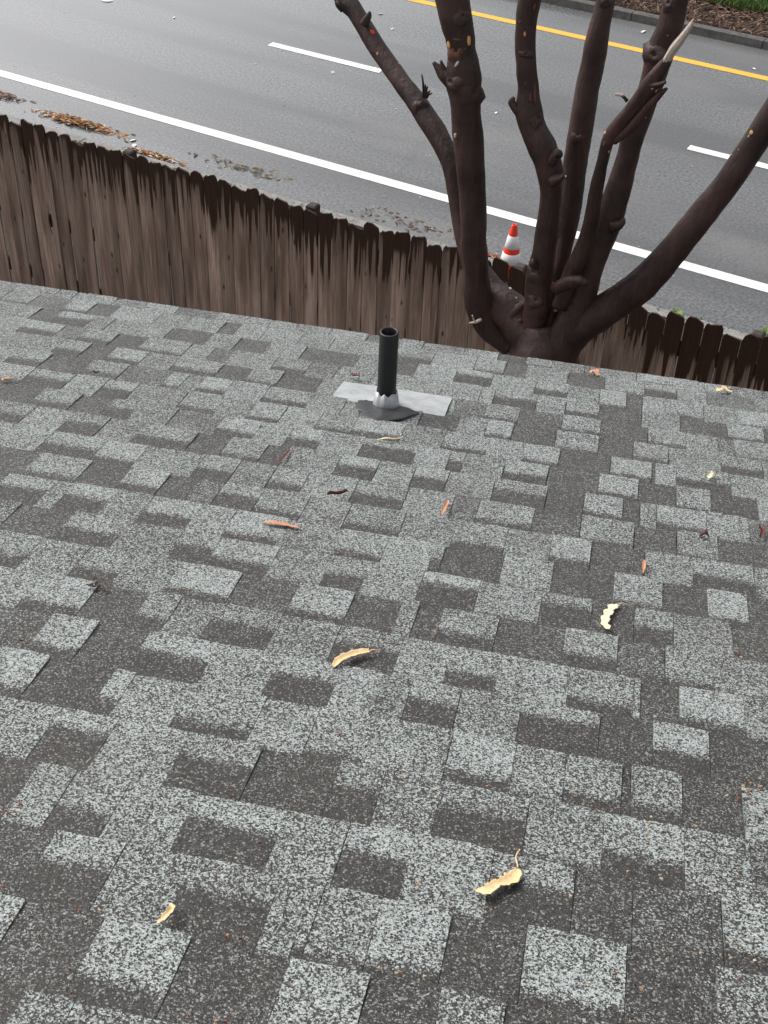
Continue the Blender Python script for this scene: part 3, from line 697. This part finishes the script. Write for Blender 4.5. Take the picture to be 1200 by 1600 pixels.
for a in ((731.5,62,6.88,20,6,17,-6,'cut'),(700.5,70,6.88,17,6,11,8,'cut'),(714,100,6.88,30,4,11,-25,'pale'),(714,62,6.88,28,14,3,0,'redwood'),(581.5,51,7.53,16,5,9,35,'orange'),(590,84,7.52,14,3,5,20,'cut'),
          (626,100,7.47,14,4,7,5,'pale'),(707,213,7.33,15,4,8,0,'pale'),(835,146,6.95,14,4,30,-4,'redwood'),(828,150,6.95,16,3,20,4,'redwood'),(821,128,6.95,15,3,11,-8,'redwood'),(820,53,6.95,14,4,9,10,'rust'),(815,30,6.95,14,3,14,-14,'redwood'),(835,10,6.95,14,3,12,-10,'redwood'),
          (883,276,6.95,6,4,4,0,'pale'),(1026,142,6.78,13,5,6,10,'cut'),(1020,137,6.78,13,8,5,15,'pale'),(1008,161,6.78,13,4,11,-25,'rust'),(1006,182,6.79,13,8,5,-30,'rust'),(1015,116,7.1,14,4,5,0,'pale'),(1043,82,7.1,20,6,6,20,'pale'),(945,207,6.81,12,5,4,20,'cut'),(944,225,6.81,10,3,8,-8,'redwood'),(951,236,6.81,8,3,6,-10,'rust'),
          (1173,207,7.22,20,7,7,0,'cut'),(1157,233,7.2,20,3,8,-25,'cut'),(1148,241,7.2,21,4,10,-30,'cut'),(1043,54,7.1,18,4,5,0,'pale'),(908,446,6.84,6,6,5,0,'cut'),(917,441,6.84,5,5,6,0,'pale'),(864,445,6.9,9,4,6,0,'cut'),(868,485,6.98,22,6,5,10,'pale'),
          (1000,470,7.05,24,4,4,0,'pale'),(970,452,7.05,28,5,3,0,'pale'),(797,452,7.05,22,6,4,0,'pale'),(805,468,7.05,22,5,4,30,'pale'),(832,528,6.98,20,5,34,-12,'redwood'),(812,501,6.98,20,8,5,20,'redwood'),(1170,213,7.2,18,3,4,0,'pale')):
    scar(*a)
for pts in ([(752,499,5,6.86),(744,503,5,6.83),(733,505,2,6.80)], [(741,502,4,6.83),(738,493,2,6.81)]): torn(pts, 'pale')

# ------------------------------------------------------------------ traffic cone beyond the fence
ca_, co_ = road_at(795, 431)
cone = empty('traffic_cone', tuple(ca_*RD+co_*RN+np.array([0, 0, .036])), PSI); tag(cone, 'orange traffic cone with two white bands standing behind the fence', 'traffic cone')
CH = .665
def cr(z): return .155+(.030-.155)*((z-.03)/(CH-.03))
k = MB(); k.add(*lathe([(.16, .03), (cr(.06), .06), (cr(CH-.01), CH-.01), (.026, CH), (.018, CH-.004), (.015, CH-.06), (.012, .10)], 32)); k.build('cone_body', M['orange'], cone, True)
for z0, z1 in ((.175, .300), (.365, .525)):
    k = MB(); k.add(*lathe([(cr(z0)+.0005, z0), (cr(z0)+.0028, z0+.002), (cr(z1)+.0028, z1-.002), (cr(z1)+.0005, z1)], 32)); k.build('reflective_band', M['reflect'], cone, True)
k = MB(); k.box((-.18, -.18, 0), (.18, .18, .028)); k.build('base', M['black'], cone)

# ------------------------------------------------------------------ mulch, grass, litter (uncountable)
def chip(k, P, L, Wd, yaw, tilt, c, bend=.25, frame=None):
    d = Vector((math.cos(yaw), math.sin(yaw), math.sin(tilt))); s_ = Vector((-math.sin(yaw), math.cos(yaw), random.uniform(-.4, .4))); up = Vector((0, 0, 1)); V = []
    for i in range(4):
        u = i/3-.5; wv = Wd*(1-.8*abs(2*u)**2)
        p = Vector(P)+d*(L*u)+up*(L*bend*(.25-u*u)); V += [p-s_*wv/2, p+s_*wv/2]
    V2 = [v+Vector((0, 0, -max(.0006, Wd*.06))) for v in V]
    k.add(V+V2, [(0,1,3,2),(2,3,5,4),(4,5,7,6),(8,10,11,9),(10,12,13,11),(12,14,15,13),(0,2,10,8),(2,4,12,10),(4,6,14,12),(1,9,11,3),(3,11,13,5),(5,13,15,7)], c)
rl = random.Random(21)
def pick(cs, v=.25): c = rl.choice(cs); s_ = rl.uniform(1-v, 1+v); return tuple(min(1, x*s_) for x in c)
k = MB(); MUL = [(.12, .056, .034), (.080, .042, .028), (.17, .090, .056), (.045, .026, .020), (.25, .16, .11)]
for _ in range(5200):
    a = rl.uniform(-10.5, -2.8); o = 22.95+abs(rl.uniform(0, 1.35)); chip(k, (a, o, .12+rl.uniform(0, .04)), rl.uniform(.04, .13), rl.uniform(.015, .04), rl.uniform(0, 6.3), rl.uniform(-.5, .5), pick(MUL))
ob = k.build('bark_mulch', M['tint'], None, False, True); ob.rotation_euler = (0, 0, PSI); tag(ob, 'brown bark mulch chips covering the bed behind the far kerb', 'mulch', kind='stuff')
ga, go = road_at(1135, 0); ga2, go2 = road_at(1200, 24)
k = MB(); GR = [(.055, .13, .016), (.085, .18, .025), (.04, .095, .012), (.12, .19, .05)]
for _ in range(12000):
    a = rl.uniform(-10, -1.5); edge = go+(go2-go)*(a-ga)/(ga2-ga) if abs(ga2-ga) > .2 else go
    o = 24.12+.10*math.sin(a*2.6+1)+abs(rl.gauss(0, .5)); h = rl.uniform(.07, .18); y = rl.uniform(0, 6.3); b = rl.uniform(.01, .09); p = Vector((a, o, .10)); dx = Vector((math.cos(y), math.sin(y), 0))
    sx = Vector((-math.sin(y), math.cos(y), 0))*.008; k.add([p-sx, p+sx, p+dx*b*.4+Vector((0, 0, h*.6))+sx*.8, p+dx*b*.4+Vector((0, 0, h*.6))-sx*.8, p+dx*b+Vector((0, 0, h))], [(0,1,2,3),(3,2,4)], pick(GR))
ob = k.build('grass', M['grass'], None, False, True); ob.rotation_euler = (0, 0, PSI); tag(ob, 'bright green grass at the top right corner beyond the mulch', 'grass', kind='stuff')
ORG = [(.42, .17, .05), (.28, .10, .035), (.56, .27, .09), (.14, .055, .025), (.60, .40, .20), (.07, .035, .02)]
def pile(pxs, n, sx, so_, label, cs, h=.06, pale=.03, lmax=.16):
    k = MB(); A, O = road_at(*pxs)
    for _ in range(n):
        u = rl.gauss(0, .45); v = rl.gauss(0, .40); z = .006+max(0, h*(1-.6*(u*u+v*v)*2))*rl.random()
        c = pick(cs) if rl.random() > pale else (.72, .68, .58)
        if abs(u) < 1.3 and abs(v) < 1.2: chip(k, (A+u*sx, O+v*so_, z), rl.uniform(.03, lmax), rl.uniform(.008, .03), rl.gauss(0, .55), rl.uniform(-.3, .3), c)
    ob = k.build('bark_litter', M['tint'], None, False, True); ob.rotation_euler = (0, 0, PSI); tag(ob, label, 'litter', kind='stuff')
pile((125, 193), 520, .75, .14, 'larger orange-brown heap of shredded bark on the gutter asphalt', ORG)
pile((240, 244), 230, .50, .09, 'smaller heap of reddish bark shreds and pale chips by the fence', ORG, .04, .14)
pile((5, 150), 60, .45, .16, 'few dark bark strips on the asphalt at the left edge', [(.14, .06, .03), (.25, .11, .05), (.06, .04, .03)], .02, 0, .22)
pile((770, 402), 90, .38, .05, 'thin reddish drift of leaf shreds beside the traffic cone', [(.35, .10, .06), (.42, .17, .10), (.2, .07, .05)], .02)
pile((380, 262), 70, .8, .16, 'sparse dark twigs and leaf scraps in the gutter mid-left', [(.05, .035, .028), (.09, .06, .045), (.3, .2, .09)], .012, .05)
pile((640, 350), 80, .9, .22, 'sparse brown leaf scraps on the gutter left of the tree', [(.12, .07, .045), (.2, .11, .07), (.07, .05, .04)], .01, .05, .10)
# pale specks over the road
k = MB()
for _ in range(190):
    a = rl.uniform(-19, 1); o = rl.uniform(13.5, 22.6) if rl.random() < .55 else 13.5+abs(rl.gauss(0, .7)); s_ = rl.uniform(.008, .022)
    chip(k, (a, o, .008), s_*1.6, s_, rl.uniform(0, 6.3), 0, rl.choice([(.72, .71, .68), (.55, .53, .48), (.40, .30, .2), (.62, .6, .56)]))
for px, py, s_ in ((168, 2, .13), (272, 28, .05), (595, 22, .06), (613, 46, .06), (810, 52, .07), (1005, 50, .09), (1120, 54, .05), (520, 114, .07), (208, 220, .07), (210, 228, .08), (1178, 108, .05), (775, 177, .05)):
    A, O = road_at(px, py); chip(k, (A, O, .010), s_*1.5, s_*.8, rl.uniform(0, 6), 0, (.80, .79, .76))
ob = k.build('pale_scraps', M['tint'], None, False, True); ob.rotation_euler = (0, 0, PSI); tag(ob, 'tiny pale scraps scattered over the asphalt', 'litter', kind='stuff')
# moss and low weeds on the soil just beyond the fence
k = MB()
for _ in range(2600):
    A, O = road_at(rl.uniform(-60, 330), 0)[0], 13.18
    px = rl.uniform(-60, 330) if rl.random() < .8 else rl.uniform(330, 1220)
    A, O = road_at(px, 190+.283*px)
    if O > 13.6: O = 13.35
    O += rl.uniform(-.30, .02); h = rl.uniform(.01, .05); y = rl.uniform(0, 6.3)
    chip(k, (A, O, .02+h*.5), rl.uniform(.02, .06), rl.uniform(.006, .016), y, rl.uniform(-.9, .9), pick([(.045, .062, .018), (.030, .042, .014), (.07, .085, .028)]))
ob = k.build('moss', M['tint'], None, False, True); ob.rotation_euler = (0, 0, PSI); tag(ob, 'mossy low weeds along the soil strip just beyond the fence', 'moss', kind='stuff')
def weed(px, py, s_, label):
    A, O = road_at(px, py); p = A*RD+O*RN; e = empty('weed', (p[0], p[1], .01)); tag(e, label, 'weed', 'small weeds beyond the fence')
    for q in range(9):
        k = MB(); y = q*.75+rl.uniform(-.3, .3); L = s_*rl.uniform(.6, 1.1); V = []
        for i in range(5):
            u = i/4; wv = L*.13*math.sin(math.pi*min(1, u*.9+.08)); c = Vector((math.cos(y), math.sin(y), 0))*(L*u*.8)+Vector((0, 0, L*(1.1*u-.75*u*u))); s2 = Vector((-math.sin(y), math.cos(y), 0))*wv
            V += [c-s2, c+Vector((0, 0, -wv*.3)), c+s2]
        k.add(V, [(i*3+j, i*3+j+1, i*3+j+4, i*3+j+3) for i in range(4) for j in range(2)]); k.build('leaf', M['weed'], e)
weed(1056, 493, .15, 'small green weed behind the fence tops right of the tree'); weed(1196, 524, .17, 'green weed at the right edge behind the fence')

# ------------------------------------------------------------------ things lying on the roof
def roof_frame(px, py, n=.006):
    x, t = roof_at(px, py); return x, t, n
def leaf(name, label, cat, pts, wid, mat, lobes=0.0, cup=.5, lift=.0025, stem=None, group='fallen leaves on the roof', thick=.0006, seed=0):
    """leaf whose midrib follows points seen on the roof; wid in metres along it"""
    r = random.Random(seed+3); P = [np.array(roof_at(*p)) for p in pts]; S = spline([[*p] for p in P], 6); n = len(S)
    c0 = roof_world(*S[n//2], .006); V = []; Fc = []; Wn = 7
    for i, s_ in enumerate(S):
        u = i/(n-1); d = S[min(i+1, n-1)]-S[max(i-1, 0)]; d = d/np.linalg.norm(d); nn = np.array([-d[1], d[0]])
        ii = u*(len(wid)-1); a = int(min(ii, len(wid)-2)); wv = wid[a]+(wid[a+1]-wid[a])*(ii-a)
        wl = wv*(1+lobes*math.sin(i*1.3+seed)+lobes*.5*r.uniform(-1, 1)); wr = wv*(1+lobes*math.sin(i*1.15+1.3+seed)+lobes*.5*r.uniform(-1, 1))
        for q in range(Wn):
            e = q/(Wn-1)*2-1; ww = wl if e < 0 else wr
            z = .0042+lift*(.4+math.sin(math.pi*u)*.6)+cup*ww*(e*e)+.0008*r.uniform(-1, 1)+lift*.5*math.sin(u*7+seed)
            V.append(roof_world(*(s_+nn*ww*e*(1-.35*cup*abs(e))), max(z, .0045))-c0)
    m_ = len(V); V += [v-NR*thick for v in V]
    for i in range(n-1):
        for q in range(Wn-1):
            a = i*Wn+q; Fc.append((a, a+1, a+Wn+1, a+Wn)); Fc.append((m_+a, m_+a+Wn, m_+a+Wn+1, m_+a+1))
    rim = [i*Wn for i in range(n)]+[(n-1)*Wn+q for q in range(1, Wn)]+[i*Wn+Wn-1 for i in range(n-2, -1, -1)]+[q for q in range(Wn-2, 0, -1)]
    for i in range(len(rim)): a, b = rim[i], rim[(i+1) % len(rim)]; Fc.append((a, b, m_+b, m_+a))
    if stem is None:
        o = mesh_obj(name, V, Fc, M[mat], None, True); o.location = tuple(c0); tag(o, label, cat, group); return o
    e = empty(name, tuple(c0)); tag(e, label, cat, group); mesh_obj('blade', V, Fc, M[mat], e, True)
    k = MB(); Q = spline([[*np.array(roof_at(*p))] for p in stem], 4); k.tube([roof_world(*p, .007+.003*math.sin(i*.6))-c0 for i, p in enumerate(Q)], [.0011]*len(Q), 6); k.build('stem', M['tan'], e, True)
    return e
leaf('fallen_leaf', 'pale cream curved leaf with scalloped edges on dark shingles at right', 'leaf', [(966,949),(956,953),(948,964),(944,976),(949,987)], [.004,.0085,.0085,.008,.006], 'cream', .34, .12, .002, [(966,949),(972,949),(979,947)], seed=1)
leaf('fallen_leaf', 'long curled tan leaf with thin stem lying at the roof middle', 'leaf', [(577,1023),(562,1025),(545,1030),(530,1038),(521,1046)], [.007,.010,.0105,.009,.005], 'tan', .08, .45, .003, [(577,1023),(586,1022),(594,1019)], seed=2)
leaf('fallen_leaf', 'large ragged tan leaf with upright stem low on the roof', 'leaf', [(808,1362),(803,1375),(790,1384),(775,1389),(760,1399),(742,1396)], [.003,.012,.012,.007,.0115,.002], 'tan', .18, .35, .003, [(808,1362),(805,1350),(807,1338),(811,1335)], seed=3)
leaf('fallen_leaf', 'small hooked orange-tan leaf near the lower left corner', 'leaf', [(265,1416),(269,1424),(266,1434),(256,1443),(245,1446)], [.002,.004,.0055,.006,.002], 'tan', .12, .6, .005, seed=4)
leaf('fallen_leaf', 'thin pale sliver leaf just uphill of the vent pipe', 'leaf', [(588,690),(600,692),(615,691),(629,685)], [.002,.005,.005,.001], 'cream', .05, .6, .005, seed=5)
leaf('fallen_leaf', 'flat rust-orange leaf strip left of the roof middle', 'leaf', [(413,819),(425,821),(445,823),(468,828)], [.003,.009,.009,.002], 'rust', .15, .2, .002, seed=6)
leaf('bark_curl', 'red-brown curled bark piece uphill of the vent pipe', 'bark piece', [(511,779),(520,778),(532,776),(543,773)], [.005,.0065,.006,.004], 'maroon', .08, 1.0, .006, seed=7, group='bark curls on the roof')
leaf('bark_curl', 'small red bark flake beside the metal flashing', 'bark piece', [(548,589),(554,592),(561,594)], [.006,.011,.005], 'maroon', .25, .5, .008, seed=8, group='bark curls on the roof')
leaf('fallen_leaf', 'narrow brown leaf standing along a joint right of the middle', 'leaf', [(699,786),(697,793),(694,800),(690,808)], [.004,.006,.007,.003], 'rust', .2, .6, .005, seed=9)
leaf('bark_curl', 'dark maroon curl on the shingles near the right side', 'bark piece', [(1092,841),(1099,842),(1108,843)], [.005,.009,.004], 'maroon', .2, .9, .006, seed=10, group='bark curls on the roof')
leaf('bark_curl', 'red-brown bark curl at the right edge of the roof', 'bark piece', [(1188,829),(1190,835),(1188,843)], [.011,.009,.005], 'maroon', .1, .9, .006, seed=11, group='bark curls on the roof')
leaf('fallen_leaf', 'tiny white hooked leaf scrap at upper right of the roof', 'leaf', [(1106,750),(1112,747),(1118,747),(1123,748)], [.006,.007,.004,.003], 'cream', .3, .5, .006, seed=12)
leaf('bark_curl', 'black bark bit on the shingles at far left', 'bark piece', [(142,585),(148,586),(155,585)], [.003,.005,.002], 'darkbit', .2, .6, .005, seed=13, group='bark curls on the roof')
leaf('bark_curl', 'dark crumpled scrap on light shingles at left', 'bark piece', [(135,920),(146,922),(156,919),(165,928)], [.003,.004,.006,.003], 'darkbit', .5, .5, .005, seed=14, group='bark curls on the roof')
leaf('fallen_leaf', 'dark red leaf wedged in a joint left of the middle', 'leaf', [(453,706),(447,714),(440,722),(435,730)], [.002,.0045,.004,.002], 'maroon', .2, .5, .003, seed=15)
leaf('fallen_leaf', 'brown leaf scrap in a joint above the scalloped leaf', 'leaf', [(1006,878),(1005,888),(1004,898)], [.003,.0055,.002], 'rust', .2, .5, .003, seed=16)
leaf('fallen_leaf', 'orange scrap at the eave right of the tree trunk', 'leaf', [(921,584),(928,585),(934,588)], [.008,.016,.008], 'rust', .3, .3, .004, seed=17)
leaf('fallen_leaf', 'pale orange scrap at the eave near the right edge', 'leaf', [(1120,613),(1131,612),(1142,615)], [.006,.014,.006], 'tan', .4, .3, .004, seed=18)
leaf('fallen_leaf', 'orange-brown scrap in a joint at the far left', 'leaf', [(3,597),(9,596),(16,593)], [.004,.010,.004], 'rust', .3, .3, .003, seed=19)
# crumbs of leaf and bark, thicker in the joints
k = MB(); rc = random.Random(31); CR = [(.34, .14, .07), (.50, .27, .13), (.22, .08, .05), (.62, .46, .26), (.12, .05, .035), (.66, .58, .42)]
def crumb(x, t, s_):
    n = 6; V = []; yaw = rc.uniform(0, 6.3)
    for hh, rr in ((.002, 1.0), (.0042+.0008*rc.random(), .9)):
        for q in range(n):
            a = yaw+2*math.pi*q/n; j_ = rc.uniform(.3, 1.3); V.append(roof_world(x+s_*rr*j_*math.cos(a)*1.3, t+s_*rr*j_*math.sin(a)*.8, hh))
    k.add(V, [(q, (q+1) % n, n+(q+1) % n, n+q) for q in range(n)]+[tuple(range(n, 2*n))], rc.choice(CR))
for _ in range(210):
    px, py = rc.uniform(-40, 1240), rc.uniform(640, 1640)
    x, t = roof_at(px, py)
    if rc.random() < .55: t = C0+EXPO*round((t-C0)/EXPO)+rc.uniform(.002, .016)
    crumb(x, t, rc.uniform(.0009, .0024))
for cx, cy, n_, sp in ((1165,1240,22,26), (1165,1025,12,18), (1100,1380,10,30), (1180,1500,14,26), (20,1265,10,12), (150,1430,5,18), (1070,1300,8,30), (40,1005,8,14), (675,990,5,6), (155,915,8,14), (1000,1520,5,40), (1130,612,14,14), (928,585,8,5)):
    for _ in range(n_):
        x, t = roof_at(cx+rc.gauss(0, sp), cy+rc.gauss(0, sp*.5))
        if t < EAVE-.01: crumb(x, t, rc.uniform(.0008, .0026))
tag(k.build('leaf_crumbs', M['tint'], None, False, True), 'tiny rusty leaf crumbs scattered over the shingles', 'litter', kind='stuff')
# bent black wire
k = MB(); Q = [roof_at(*p) for p in ((1096,1321),(1108,1330),(1121,1339),(1116,1344),(1107,1347),(1096,1340),(1088,1333))]
k.tube([roof_world(*p, .0065) for p in Q], [.0009]*len(Q), 6)
tag(k.build('bent_wire', M['darkbit'], None, True), 'thin black bent wire lying on light shingles at lower right', 'wire')
